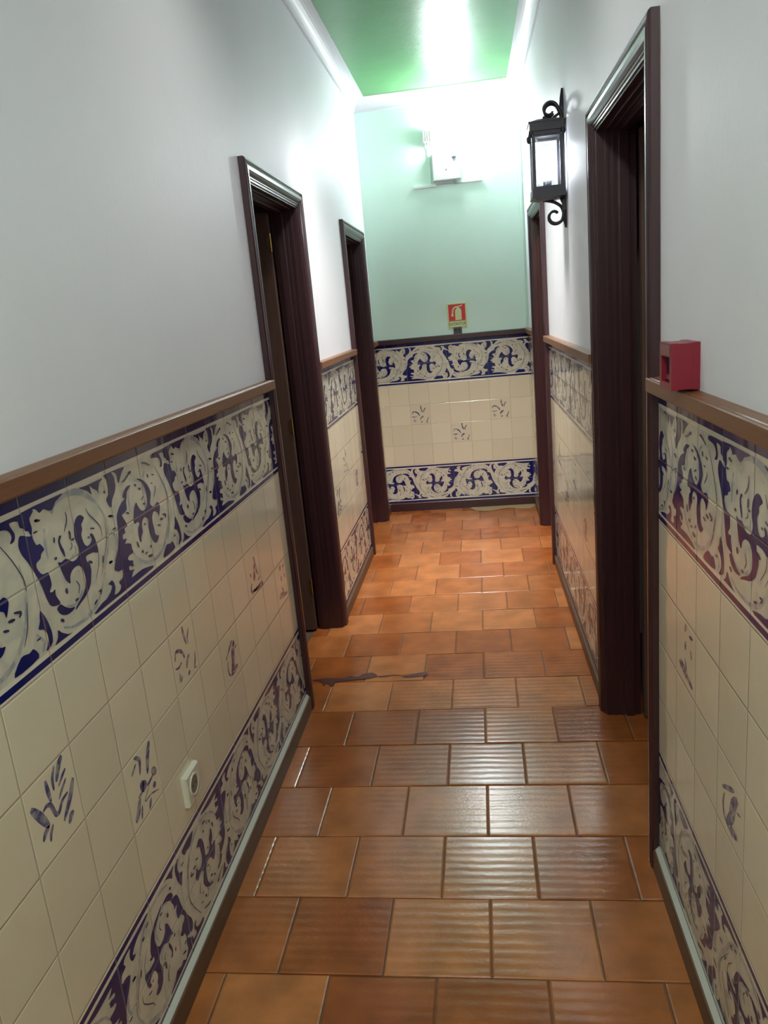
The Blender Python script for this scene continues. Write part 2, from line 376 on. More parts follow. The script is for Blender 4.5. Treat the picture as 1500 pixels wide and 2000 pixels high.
# ------------------------------------------------------------------ walls
HT = DTOP - CW + 0.004     # height of the clear opening
def wall(name, fr, doors, a0, a1, mat):
    w = MB(); a = a0
    for d0, d1 in doors:
        i0, i1 = d0 + CW - 0.004, d1 - CW + 0.004
        w.box(fr, a, i0, -0.10, 0, 0, CEIL + 0.02); w.box(fr, i0, i1, -0.10, 0, HT, CEIL + 0.02); a = i1
    w.box(fr, a, a1, -0.10, 0, 0, CEIL + 0.02)
    return tag(obj(name, w, mat, origin=fr((a0 + a1) / 2, 0, 0)), kind='structure')
wl = wall('wall_left', FL, [L1, L2], BACK, D0 + 0.02, M_PLASTER)
wr = wall('wall_right', FR, [R1, R2], BACK, D0 + 0.02, M_PLASTER)
w = MB(); w.box(FE, -0.10, 1.16, -0.10, 0, 0, CEIL + 0.02); we = tag(obj('wall_end', w, M_MINT, origin=(0.5, D0, 0)), kind='structure')
w = MB(); w.box(lambda a, o, z: (a, BACK - o, z), -0.1, 1.25, 0, 0.1, 0, CEIL + 0.02); tag(obj('wall_back', w, M_PLASTER, origin=(0.5, BACK, 0)), kind='structure')
w = MB(); w.box(on_floor, -0.10, 1.22, BACK - .1, D0 + 0.1, CEIL, CEIL + 0.06); tag(obj('ceiling', w, M_GREEN, origin=(0.5, 2, CEIL)), kind='structure')

# rooms behind the doorways, seen only as darkness
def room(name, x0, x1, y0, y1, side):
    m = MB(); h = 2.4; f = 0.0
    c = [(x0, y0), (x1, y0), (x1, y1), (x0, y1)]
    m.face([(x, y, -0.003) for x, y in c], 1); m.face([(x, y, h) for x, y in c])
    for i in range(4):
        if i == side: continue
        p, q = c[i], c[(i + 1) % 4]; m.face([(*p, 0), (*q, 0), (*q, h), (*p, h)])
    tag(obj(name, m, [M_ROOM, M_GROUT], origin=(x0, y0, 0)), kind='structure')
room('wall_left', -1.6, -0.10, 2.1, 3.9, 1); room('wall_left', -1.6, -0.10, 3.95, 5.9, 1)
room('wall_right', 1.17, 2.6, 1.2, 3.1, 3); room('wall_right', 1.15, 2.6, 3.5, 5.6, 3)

# coving where walls meet the ceiling
cv = [(0.0, CEIL - 0.073), (0.005, CEIL - 0.073), (0.006, CEIL - 0.067)]
for i in range(9):
    t = math.pi / 2 * i / 8
    cv.append((0.008 + COVE * (1 - math.cos(t)), CEIL - 0.004 - COVE * (1 - math.sin(t))))
cv += [(0.078, CEIL - 0.004), (0.078, CEIL), (0.0, CEIL)]
for nm, fr, a0, a1 in (('trim_1', FL, BACK, D0), ('trim_2', FR, BACK, D0), ('trim_3', FE, 0.0, 1.04)):
    m = MB(); m.sweep(fr, a0, a1, cv); tag(obj(nm, m, M_COVE, origin=fr((a0 + a1) / 2, 0, CEIL)), kind='structure')

# ------------------------------------------------------------------ painted tile dado
HOLES = [[[2.18,1.45],[2.25,1.4],[2.22,1.37],[2.16,1.33],[2.16,1.27],[2.12,1.22],[2.12,1.16],[2.15,1.08],[2.21,1.04],[2.28,1.05],[2.34,1.09],[2.31,1.16],[2.38,1.15],[2.42,1.07],[2.44,0.98],[2.44,0.9],[2.4,0.89],[2.32,0.92],[2.23,0.93],[2.14,0.93],[2.12,0.91],[2.13,0.86],[2.18,0.81],[2.19,0.73],[2.16,0.66],[2.12,0.58],[2.05,0.52],[1.94,0.47],[1.82,0.44],[1.68,0.4],[1.7,0.43],[1.79,0.47],[1.89,0.51],[1.97,0.57],[2.02,0.65],[2.02,0.74],[1.99,0.82],[1.93,0.88],[1.84,0.89],[1.76,0.87],[1.7,0.82],[1.67,0.74],[1.6,0.8],[1.56,0.89],[1.53,0.98],[1.5,1.06],[1.57,1.04],[1.67,1.05],[1.73,1.02],[1.81,0.97],[1.91,0.97],[1.98,1.01],[2.0,1.09],[1.97,1.17],[1.96,1.25],[1.98,1.34],[2.02,1.4],[2.09,1.45]],[[1.63,1.34],[1.68,1.33],[1.63,1.28],[1.65,1.21],[1.68,1.14],[1.67,1.07],[1.63,1.13],[1.6,1.2],[1.59,1.28]],[[0.9,1.56],[1.05,1.51],[1.12,1.5],[1.12,1.47],[1.16,1.38],[1.23,1.37],[1.29,1.29],[1.22,1.26],[1.18,1.21],[1.1,1.19],[1.08,1.14],[1.13,1.06],[1.18,1.03],[1.27,1.02],[1.29,0.95],[1.29,0.86],[1.23,0.8],[1.28,0.78],[1.34,0.79],[1.33,0.72],[1.39,0.6],[1.28,0.61],[1.19,0.65],[1.14,0.76],[1.11,0.88],[1.07,1.0],[1.0,1.14],[0.94,1.25],[0.86,1.37],[0.84,1.47]],[[1.3,0.56],[1.38,0.59],[1.46,0.53],[1.56,0.47],[1.67,0.44],[1.6,0.42],[1.48,0.42],[1.36,0.47]],[[0.98,0.67],[1.03,0.6],[1.08,0.49],[1.11,0.36],[1.09,0.25],[1.0,0.21],[0.94,0.21],[1.01,0.29],[1.02,0.37],[0.97,0.45],[0.88,0.49],[0.93,0.56],[0.95,0.63]],[[1.23,0.33],[1.3,0.27],[1.42,0.2],[1.51,0.18],[1.18,0.19],[1.12,0.19],[1.2,0.25]],[[1.0,1.79],[1.86,1.8],[1.7,1.74],[1.6,1.67],[1.52,1.68],[1.43,1.72],[1.34,1.7],[1.29,1.75],[1.23,1.77],[1.16,1.73],[1.09,1.65],[1.09,1.57],[1.02,1.58],[0.99,1.62],[0.93,1.65]],[[2.26,1.77],[2.43,1.76],[2.87,1.76],[2.79,1.72],[2.73,1.65],[2.71,1.59],[2.69,1.64],[2.59,1.69],[2.52,1.74],[2.54,1.62],[2.45,1.69]],[[3.44,1.36],[3.27,1.32],[3.15,1.25],[3.08,1.17],[3.06,1.05],[3.03,0.91],[2.96,0.77],[2.85,0.66],[2.77,0.55],[2.79,0.51],[2.88,0.47],[2.98,0.46],[2.95,0.36],[2.83,0.34],[2.86,0.27],[2.8,0.22],[2.65,0.22],[2.7,0.3],[2.68,0.39],[2.63,0.43],[2.54,0.41],[2.62,0.36],[2.56,0.3],[2.42,0.25],[2.27,0.24],[2.13,0.17],[3.9,0.17],[3.62,0.26],[3.4,0.27],[3.2,0.27],[3.27,0.33],[3.32,0.35],[3.18,0.38],[3.18,0.44],[3.3,0.41],[3.3,0.46],[3.18,0.54],[3.24,0.58],[3.37,0.58],[3.35,0.65],[3.35,0.71],[3.26,0.75],[3.18,0.77],[3.25,0.82],[3.15,0.84],[3.16,0.9],[3.24,0.91],[3.24,0.97],[3.33,0.98],[3.31,1.04],[3.23,1.16],[3.3,1.17],[3.4,1.2],[3.42,1.3]],[[3.86,1.54],[4.02,1.49],[4.17,1.38],[4.24,1.25],[4.2,1.16],[4.16,1.08],[4.26,1.02],[4.41,1.05],[4.48,0.98],[4.44,0.89],[4.39,0.83],[4.37,0.9],[4.29,0.94],[4.21,0.94],[4.15,0.88],[4.14,0.79],[4.16,0.69],[4.16,0.63],[4.21,0.58],[4.28,0.56],[4.21,0.5],[4.13,0.49],[4.05,0.55],[4.0,0.66],[3.99,0.77],[4.01,0.85],[4.0,0.91],[3.94,0.94],[3.88,0.95],[3.8,0.91],[3.77,0.85],[3.77,0.77],[3.7,0.71],[3.67,0.64],[3.63,0.68],[3.62,0.77],[3.65,0.86],[3.71,0.9],[3.67,0.95],[3.58,0.94],[3.55,0.99],[3.6,1.11],[3.65,1.18],[3.72,1.22],[3.74,1.18],[3.8,1.1],[3.89,1.05],[3.99,1.06],[4.07,1.13],[4.09,1.23],[4.07,1.35],[4.0,1.45],[3.89,1.51]],[[3.63,1.49],[3.52,1.5],[3.41,1.46],[3.34,1.39],[3.4,1.36],[3.45,1.35],[3.5,1.43]],[[2.96,1.79],[3.52,1.78],[3.43,1.71],[3.31,1.6],[3.28,1.65],[3.29,1.71],[3.24,1.76],[3.15,1.78],[3.2,1.7],[3.2,1.59],[3.15,1.51],[3.03,1.42],[2.98,1.34],[2.92,1.38],[2.88,1.47],[2.96,1.52],[2.99,1.62],[2.99,1.71],[2.95,1.75]],[[4.53,1.78],[5.21,1.77],[5.13,1.69],[5.14,1.58],[5.1,1.5],[5.05,1.6],[4.96,1.63],[4.96,1.69],[4.87,1.73],[4.76,1.73],[4.82,1.61],[4.79,1.54],[4.71,1.53],[4.76,1.59],[4.73,1.66],[4.64,1.7],[4.45,1.72]],[[4.72,0.33],[4.78,0.2],[4.31,0.19],[4.48,0.34],[4.63,0.32]]]
SHADES = [[[[1.58,1.63],[1.65,1.72],[1.81,1.77],[2.03,1.77],[2.26,1.72],[2.46,1.61],[2.63,1.49]],0.09],[[[2.64,1.46],[2.75,1.29],[2.78,1.14],[2.73,0.94],[2.65,0.79],[2.53,0.65],[2.4,0.45],[2.21,0.29],[1.93,0.22],[1.59,0.23],[1.36,0.31]],0.06],[[[1.9,0.83],[1.96,0.69],[1.94,0.59],[1.82,0.5],[1.68,0.46],[1.5,0.52]],0.05],[[[1.37,1.51],[1.35,1.42],[1.33,1.3],[1.33,1.16]],0.06],[[[1.93,1.13],[1.92,1.04],[1.81,1.03]],0.04],[[[2.83,1.71],[2.88,1.65],[2.89,1.55]],0.05],[[[3.61,1.46],[3.52,1.36],[3.5,1.24],[3.5,1.14]],0.05],[[[3.77,1.54],[3.96,1.46],[4.05,1.33],[4.05,1.19],[3.96,1.09]],0.05],[[[4.78,1.27],[4.81,1.0],[4.75,0.8],[4.67,0.61],[4.41,0.36],[4.11,0.27],[3.76,0.3],[3.47,0.46],[3.37,0.59]],0.06],[[[4.16,1.59],[4.08,1.51],[4.13,1.42]],0.05],[[[2.9,1.02],[2.95,0.91],[2.9,0.74],[2.8,0.63]],0.06],[[[4.83,0.45],[4.94,0.31],[4.87,0.22]],0.05]]
LINES = [[[[1.85,1.58],[1.86,1.51],[1.83,1.44],[1.75,1.36]],0.022],[[[2.33,1.5],[2.37,1.41],[2.5,1.29],[2.6,1.17],[2.6,1.04]],0.018],[[[1.52,1.36],[1.51,1.32],[1.49,1.31]],0.04],[[[1.85,1.34],[1.86,1.3],[1.85,1.23]],0.045],[[[1.86,1.22],[1.94,1.22]],0.025],[[[2.54,0.81],[2.49,0.72]],0.03],[[[2.65,0.67],[2.7,0.66],[2.75,0.66]],0.035],[[[1.44,1.12],[1.5,1.12]],0.035],[[[1.55,0.72],[1.56,0.69],[1.57,0.65]],0.055],[[[1.8,0.73],[1.85,0.64],[1.8,0.56]],0.018],[[[1.7,0.51],[1.78,0.51]],0.03],[[[1.32,0.42],[1.39,0.38]],0.04],[[[2.26,0.41],[2.33,0.41],[2.29,0.36]],0.03],[[[2.1,0.3],[2.2,0.33]],0.03],[[[2.15,0.85],[2.25,0.81]],0.04],[[[2.34,1.23],[2.45,1.2]],0.022],[[[2.24,1.14],[2.3,1.13]],0.022],[[[1.21,1.64],[1.27,1.64]],0.03],[[[1.14,1.52],[1.23,1.52]],0.022],[[[2.84,1.58],[2.89,1.57]],0.035],[[[2.85,1.25],[2.97,1.23]],0.025],[[[2.9,1.05],[3.0,1.05]],0.025],[[[2.73,1.19],[2.71,1.01],[2.62,0.85],[2.39,0.57]],0.012],[[[1.8,1.11],[1.86,1.15],[1.85,1.2]],0.014],[[[2.44,0.95],[2.4,0.75],[2.26,0.59]],0.012],[[[3.63,1.68],[3.71,1.67],[3.62,1.65],[3.49,1.6],[3.4,1.59]],0.028],[[[4.09,1.72],[4.2,1.7],[4.37,1.63]],0.028],[[[4.21,1.53],[4.24,1.47]],0.045],[[[3.74,1.47],[3.81,1.45]],0.035],[[[3.85,1.39],[3.94,1.37]],0.035],[[[3.87,1.21],[3.98,1.25]],0.018],[[[3.91,1.15],[4.0,1.13]],0.025],[[[4.41,1.31],[4.42,1.26],[4.32,1.15]],0.02],[[[3.53,0.69],[3.57,0.59]],0.045],[[[3.94,0.51],[3.95,0.47]],0.05],[[[3.63,0.51],[3.69,0.49]],0.045],[[[3.72,0.44],[3.81,0.45]],0.025],[[[3.81,0.38],[3.9,0.36],[3.95,0.36]],0.04],[[[4.4,0.78],[4.52,0.76]],0.035],[[[4.52,0.83],[4.64,0.79],[4.59,0.75]],0.035],[[[4.29,0.72],[4.39,0.69]],0.03],[[[3.84,0.86],[3.9,0.85]],0.03],[[[4.5,1.6],[4.68,1.35],[4.8,1.11],[4.81,0.95]],0.015],[[[4.77,0.85],[4.7,0.6],[4.57,0.42]],0.014],[[[2.65,0.67],[2.75,0.66]],0.03],[[[3.23,0.5],[3.32,0.46]],0.03],[[[3.24,0.42],[3.32,0.41]],0.025],[[[3.36,1.16],[3.45,1.13]],0.03],[[[4.8,0.39],[4.89,0.39]],0.02],[[[4.36,1.49],[4.45,1.47]],0.02],[[[4.29,1.37],[4.35,1.36]],0.02],[[[5.21,1.64],[5.32,1.62]],0.03],[[[2.85,1.25],[2.99,1.21]],0.025]]
FLOWERS = [[[[[0.8,0.98],[0.71,0.91],[0.61,0.76]],0.1],[[[0.63,0.95],[0.55,0.84],[0.54,0.7]],0.06],[[[0.82,0.8],[0.74,0.76],[0.63,0.69]],0.05],[[[0.79,0.69],[0.68,0.62],[0.59,0.55]],0.05],[[[0.42,0.9],[0.43,0.76],[0.45,0.62]],0.08],[[[0.92,0.61],[0.82,0.46],[0.6,0.26]],0.1],[[[0.77,0.52],[0.64,0.5],[0.55,0.42],[0.48,0.44],[0.43,0.59],[0.35,0.63],[0.28,0.61]],0.07],[[[0.09,0.77],[0.22,0.58],[0.33,0.39]],0.13],[[[0.33,0.4],[0.24,0.37],[0.18,0.31]],0.08],[[[0.4,0.37],[0.33,0.3],[0.3,0.22]],0.06],[[[0.81,0.24],[0.74,0.23],[0.68,0.16]],0.09]],[[[[0.83,0.93],[0.72,0.76],[0.63,0.53]],0.12],[[[0.34,0.96],[0.48,0.85],[0.42,0.65]],0.08],[[[0.36,0.86],[0.2,0.77]],0.05],[[[0.75,0.51],[0.89,0.4]],0.14],[[[0.78,0.43],[0.66,0.4],[0.53,0.4]],0.05],[[[0.4,0.54],[0.46,0.44],[0.54,0.49]],0.18],[[[0.78,0.31],[0.75,0.23]],0.12],[[[0.45,0.41],[0.27,0.39]],0.05],[[[0.31,0.37],[0.2,0.21],[0.09,0.13]],0.12],[[[0.33,0.23],[0.26,0.06]],0.06],[[[0.87,0.12],[0.63,0.21],[0.42,0.23],[0.66,0.39]],0.03],[[[0.61,0.16],[0.51,0.04]],0.08]],[[[[0.55,0.95],[0.56,0.8],[0.62,0.61]],0.08],[[[0.79,0.83],[0.69,0.7],[0.69,0.59]],0.06],[[[0.1,0.55],[0.17,0.67],[0.36,0.61],[0.45,0.49],[0.45,0.44]],0.07],[[[0.33,0.43],[0.2,0.4],[0.07,0.43]],0.05],[[[0.66,0.42],[0.54,0.35],[0.49,0.25]],0.09],[[[0.9,0.37],[0.86,0.23],[0.79,0.12],[0.88,0.09]],0.05],[[[0.6,0.16],[0.51,0.12]],0.07],[[[0.2,0.3],[0.16,0.15]],0.05],[[[0.27,0.23],[0.21,0.14]],0.04]],[[[[0.65,0.76],[0.48,0.68],[0.22,0.55]],0.08],[[[0.76,0.71],[0.63,0.56],[0.57,0.35],[0.42,0.19]],0.2],[[[0.88,0.58],[0.76,0.55]],0.04],[[[0.3,0.5],[0.26,0.34],[0.33,0.19],[0.64,0.13]],0.06],[[[0.78,0.2],[0.53,0.2]],0.12]],[[[[0.64,0.79],[0.67,0.59],[0.77,0.35]],0.1],[[[0.6,0.63],[0.53,0.39],[0.45,0.32]],0.15],[[[0.89,0.43],[0.89,0.26],[0.71,0.23]],0.04],[[[0.27,0.53],[0.31,0.44]],0.06],[[[0.29,0.31],[0.24,0.13],[1.04,0.1]],0.08],[[[1.03,0.08],[0.96,0.03],[0.32,0.12]],0.09]],[[[[0.53,0.95],[0.47,0.83]],0.1],[[[0.86,0.87],[0.69,0.84]],0.06],[[[0.5,0.69],[0.49,0.55]],0.08],[[[0.77,0.67],[0.81,0.55]],0.06],[[[0.47,0.42],[0.56,0.27],[0.26,0.31]],0.07],[[[0.18,0.25],[0.53,0.2],[0.88,0.14]],0.12]]]

def clip(poly, lo, hi):
    def half(P, f):
        out = []
        for i in range(len(P)):
            a, b = P[i - 1], P[i]; fa, fb = f(a), f(b)
            if (fa >= 0) != (fb >= 0):
                t = fa / (fa - fb); out.append((a[0] + (b[0] - a[0]) * t, a[1] + (b[1] - a[1]) * t))
            if fb >= 0: out.append(b)
        return out
    P = half(poly, lambda p: p[0] - lo)
    return half(P, lambda p: hi - p[0]) if P else P
HOLES_S = [smooth_path([tuple(p) for p in h], True, 3) for h in HOLES]
def ribbon(pts, w, k=4, taper=True):
    P = smooth_path([tuple(p) for p in pts], False, k); n = len(P); L, R = [], []
    for i, p in enumerate(P):
        a, b = P[max(0, i - 1)], P[min(n - 1, i + 1)]; dx, dy = b[0] - a[0], b[1] - a[1]; l = math.hypot(dx, dy) or 1
        t = i / (n - 1); ww = w / 2 * ((0.18 + 0.82 * math.sin(math.pi * min(1, max(0, t * 0.9 + 0.06))) ** 0.7) if taper else 1)
        L.append((p[0] - dy / l * ww, p[1] + dx / l * ww)); R.append((p[0] + dy / l * ww, p[1] - dx / l * ww))
    return [[L[i], L[i + 1], R[i + 1], R[i]] for i in range(n - 1)]
SH_S = [ribbon(p, w) for p, w in SHADES]; LN_S = [ribbon(p, w) for p, w in LINES]
FW_S = [[q for p, w in f for q in ribbon(p, w * 0.9, 3)] for f in FLOWERS]
TO = 0.004      # tiles stand this far off the plaster
def dado(parent, fr, a0, a1, to_u, to_a, pt, off, flowers, top=1.185):
    # to_u: wall position -> tile column, to_a: inverse; off: shift of the scroll pattern in tiles
    m = MB(); u0, u1 = sorted((to_u(a0), to_u(a1)))
    Zr = lambda v: Z0 + v * T
    def rect(v0, v1, mat, o=TO):
        m.face([fr(to_a(u0), o, Zr(v0)), fr(to_a(u1), o, Zr(v0)), fr(to_a(u1), o, Zr(v1)), fr(to_a(u0), o, Zr(v1))], mat, [(u0, v0), (u1, v0), (u1, v1), (u0, v1)])
    topv = (top - Z0) / T
    rect(-0.3, 0.045, 2); rect(0.045, 0.155, 2); rect(0.155, 0.215, 3); rect(0.215, 1.825, 1); rect(1.825, 1.88, 3); rect(1.88, 1.96, 2); rect(1.96, 2, 3)
    rect(2, 6, 0)
    rect(6, 6.045, 3); rect(6.045, 6.125, 2); rect(6.125, 6.18, 3); rect(6.18, 7.788, 1); rect(7.788, 7.845, 3); rect(7.845, topv, 2)
    # end edges of the tiles
    for a in (a0, a1): m.face([fr(a, 0, 0.03), fr(a, TO, 0.03), fr(a, TO, top), fr(a, 0, top)], 0)
    def poly(P, mat, o, base, rot, sh):
        # pattern coords -> tile coords
        Q = []
        for x, y in P:
            if rot: x, y = 4 - x, 2 - y
            Q.append((x + sh, y + base))
        c = clip(Q, u0, u1)
        if len(c) < 3: return
        lo, hi = base + (0.17 if not rot else 0.2), base + (1.80 if not rot else 1.83)
        c = [(x, min(max(y, lo), hi)) for x, y in c]
        pts = [fr(to_a(x), o, Zr(y)) for x, y in c]
        if len(c) <= 4: m.face(pts, mat, c); return
        for tri in tessellate_polygon([[Vector((x, y, 0)) for x, y in c]]):
            m.face([pts[i] for i in tri], mat, [c[i] for i in tri])
    for base, rot in ((6, False), (0, True)):
        k = math.floor((u0 - off) / 4) - 2
        while k * 4 + off < u1 + 4:
            sh = k * 4 + off
            for H in SH_S:
                for q in H: poly(q, 4, TO + 0.00025, base, rot, sh)
            for hi_, H in enumerate(HOLES_S): poly(H, 2, TO + 0.0005 + 0.00002 * hi_, base, rot, sh)
            for H in LN_S:
                for q in H: poly(q, 5, TO + 0.0010, base, rot, sh)
            k += 1
    for cu, cv_, kind in flowers:
        if cu + 1 < u0 or cu > u1: continue
        for q in FW_S[kind % 6]:
            c = clip([(x + cu, y + cv_) for x, y in q], u0, u1)
            if len(c) >= 3: m.face([fr(to_a(x), TO + 0.0004, Zr(y)) for x, y in c], 6, c)
    return obj('tile_dado', m, [M_TILE, M_CREAM, M_NAVY, M_WHITE, M_SHADE, M_INK, M_FLOWER], parent=parent)
lu, la = (lambda a: (a - 0.9163) / T), (lambda u: 0.9163 + u * T)
ru, ra = (lambda a: (1.394 - a) / T), (lambda u: 1.394 - u * T)
eu, ea = (lambda a: (a - 0.0667) / 0.1376), (lambda u: 0.0667 + u * 0.1376)
lf = [(i * 2, 4 if i % 2 == 0 else 3, [0, 1, 2, 3, 4, 5, 3, 1][i % 8]) for i in range(-12, 18)]
rf = [(-1 - 2 * i, 4 if i % 2 == 0 else 3, [5, 1, 4, 2, 0, 3][i % 6]) for i in range(-12, 16)]
for a0, a1 in ((BACK, L1[0]), (L1[1], L2[0]), (L2[1], D0 - 0.004)): dado(wl, FL, a0, a1, lu, la, None, 0, lf)
for a0, a1 in ((BACK, R1[0]), (R1[1], R2[0]), (R2[1], D0 - 0.008)): dado(wr, FR, a0, a1, ru, ra, None, 0, rf)
dado(we, FE, TO, W0 + WSK * D0 - TO, eu, ea, None, 2, [(1, 4, 2), (3, 3, 2), (5, 4, 2)])

# dado rail, skirting
RZ = 1.176
rail = [(0.0, RZ - 0.004), (0.022, RZ - 0.004), (0.029, RZ), (0.030, RZ + 0.002), (0.030, RZ + 0.0260), (0.0285, RZ + 0.0280), (0.0262, RZ + 0.0284),
        (0.0245, RZ + 0.0268), (0.0215, RZ + 0.0268), (0.0200, RZ + 0.0284), (0.0165, RZ + 0.0284), (0.0155, RZ + 0.0275), (0.006, RZ + 0.0295), (0.0, RZ + 0.0300)]
tn = 4
for fr, segs in ((FL, ((BACK, L1[0] + .004), (L1[1] - .004, L2[0] + .004), (L2[1] - .004, D0 - 0.004))), (FR, ((BACK, R1[0] + .004), (R1[1] - .004, R2[0] + .004), (R2[1] - .004, D0 - 0.006))), (FE, ((0.0, 1.035),))):
    for a0, a1 in segs:
        m = MB(); m.sweep(fr, a0, a1, rail); tag(obj('trim_%d' % tn, m, M_RAIL if fr is not FE else M_DOOR, origin=fr((a0 + a1) / 2, 0, RZ)), kind='structure'); tn += 1
for nm, fr, segs in (('baseboard_left', FL, ((BACK, L1[0], .019, .056), (L1[1], L2[0], .014, .052), (L2[1], D0 - .004, .014, .052))),
                     ('baseboard_right', FR, ((BACK, R1[0], .019, .056), (R1[1], R2[0], .014, .052), (R2[1], D0 - .004, .014, .052))),
                     ('baseboard_end', FE, ((0.0, 1.035, .016, .060),))):
    for a0, a1, th, h in segs:
        near = th > .018
        m = MB(); pr = [(0, 0), (th, 0), (th, h - .004), (th - .002, h - .001), (th - .005, h), (TO + .001, h + (.010 if near else .003)), (0, h + (.010 if near else .003))]
        m.sweep(fr, a0, a1, pr, [0, 0, 0, 0, 1 if near else 0, 1 if near else 0, 0])
        tag(obj(nm, m, [M_SKIRT if fr is not FE else M_DOOR, M_CAULK], origin=fr((a0 + a1) / 2, 0, 0)), kind='structure')

# ------------------------------------------------------------------ door frames and the leaves standing open behind them
CP = [(0.0, 0.0), (0.0, 0.017), (0.003, 0.021), (0.009, 0.023), (0.013, 0.021), (0.0145, 0.0165), (0.0175, 0.0165), (0.019, 0.020), (0.024, 0.0225),
      (0.033, 0.0225), (0.041, 0.019), (0.046, 0.0145), (0.048, 0.0115), (0.052, 0.0115), (0.0535, 0.0085), (0.060, 0.0085), (0.060, -0.004)]
def doorway(n, fr, d):
    a0, a1 = d
    D = thing('door_%d' % n, fr((a0 + a1) / 2, 0, 0), kind='structure')
    D['_o'] = fr((a0 + a1) / 2, 0, 0)
    c = MB()
    for (w0, p0), (w1, p1) in zip(CP, CP[1:]):
        def L(w): return [(a0 + w, 0), (a0 + w, DTOP - w), (a1 - w, DTOP - w), (a1 - w, 0)]
        A, B = L(w0), L(w1)
        for i in range(3):
            c.face([fr(A[i][0], p0, A[i][1]), fr(A[i + 1][0], p0, A[i + 1][1]), fr(B[i + 1][0], p1, B[i + 1][1]), fr(B[i][0], p1, B[i][1])])
    obj('door_casing', c, M_DOOR, D)
    i0, i1 = a0 + CW - .004, a1 - CW + .004; zt = DTOP - CW + .004
    j = MB()
    for (x, y) in ((i0, i0 + .010), (i1 - .010, i1)):
        j.box(fr, x, y, 0.004, -0.105, 0, zt)
    j.box(fr, i0, i1, 0.004, -0.105, zt - .010, zt)
    for o0, o1 in ((-.020, -.028), (-.040, -.048)):     # two fine beads
        for (x, y) in ((i0 + .010, i0 + .013), (i1 - .013, i1 - .010)): j.box(fr, x, y, o0, o1, 0, zt - .010)
        j.box(fr, i0, i1, o0, o1, zt - .013, zt - .010)
    for (x, y) in ((i0 + .010, i0 + .022), (i1 - .022, i1 - .010)): j.box(fr, x, y, -.058, -.083, 0, zt - .010)
    j.box(fr, i0 + .01, i1 - .01, -.058, -.083, zt - .022, zt - .010)
    obj('door_jamb', j, M_DOOR, D)
    # leaf opened ninety degrees into the room, hinged on the far jamb
    lf_ = MB(); y1 = i1 - .012; y0 = y1 - .032; o0, o1 = -.112, -.72; z1 = zt - .018
    lf_.box(fr, y0, y1, o0, o1, 0.010, z1)
    for za, zb in ((0.14, 0.80), (0.92, 1.68)):       # raised panels on the face towards the hall
        q = [(-.20, za), (-.62, za), (-.62, zb), (-.20, zb)]; q2 = [(-.235, za + .035), (-.585, za + .035), (-.585, zb - .035), (-.235, zb - .035)]
        P = [fr(y0 - .0005, o, z) for o, z in q] + [fr(y0 - .008, o, z) for o, z in q2]
        lf_.mesh([(0, 1, 5, 4), (1, 2, 6, 5), (2, 3, 7, 6), (3, 0, 4, 7), (4, 5, 6, 7)], P)
    leaf = obj('door_leaf', lf_, M_LEAF, D)
    for z in ((0.22, 0.95, 1.70) if n == 1 else ()):
        h = MB(); x, y, _ = fr(y0 - .001, -.109, 0); h.tube([(x, y, z - .035), (x, y, z + .035)], .0045, 8)
        h.box(fr, y0 - .0015, y0, -.112, -.122, z - .03, z + .03)
        obj('hinge', h, M_BRASS, leaf)
    kb = MB(); x, y, z = fr(y0, -.66, 0.98)
    kb.lathe((x, y, z), (0, -1, 0), [(0, .0), (0, .022), (.004, .022), (.006, .008), (.022, .008), (.030, .020), (.042, .020), (.048, .010), (.049, 0)], 16)
    obj('door_knob', kb, M_BRASS, leaf)
    return D
for n, fr, d in ((1, FL, L1), (2, FL, L2), (3, FR, R1), (4, FR, R2)): doorway(n, fr, d)

# ------------------------------------------------------------------ red manual call point on the right rail
fy0, fy1, fz0, fz1, dp = 1.398, 1.482, 1.2085, 1.289, 0.048
t = thing('fire_call_point', FR(1.44, 0, fz0), 'red box-shaped fire call point on the right wall, resting on the wooden rail', 'fire alarm')
m = MB()
m.box(FR, fy0, fy1, 0, .012, fz0, fz1)
m.box(FR, fy0 + .001, fy1 - .001, .012, dp - .012, fz0 + .001, fz1 - .001)
for q in ((fy0, fy0 + .013, fz0, fz1), (fy1 - .013, fy1, fz0, fz1), (fy0 + .013, fy1 - .013, fz1 - .024, fz1), (fy0 + .013, fy1 - .013, fz0, fz0 + .012)):
    m.box(FR, q[0], q[1], dp - .012, dp, q[2], q[3])
obj('housing', m, M_RED, t)
m = MB(); m.box(FR, fy0 + .013, fy1 - .013, dp - .012, dp - .009, fz0 + .012, fz1 - .024); obj('break_panel', m, M_BLACK, t)
m = MB(); m.box(FR, fy0 + .010, fy1 - .010, dp, dp + .0012, fz1 - .021, fz1 - .004); obj('label_strip', m, M_PINK, t)['label'] = 'faded pink strip'
m = MB(); m.box(FR, fy0 + .02, fy1 - .02, dp - .009, dp - .005, fz0 + .016, fz0 + .024); obj('reset_slot', m, M_RED, t)

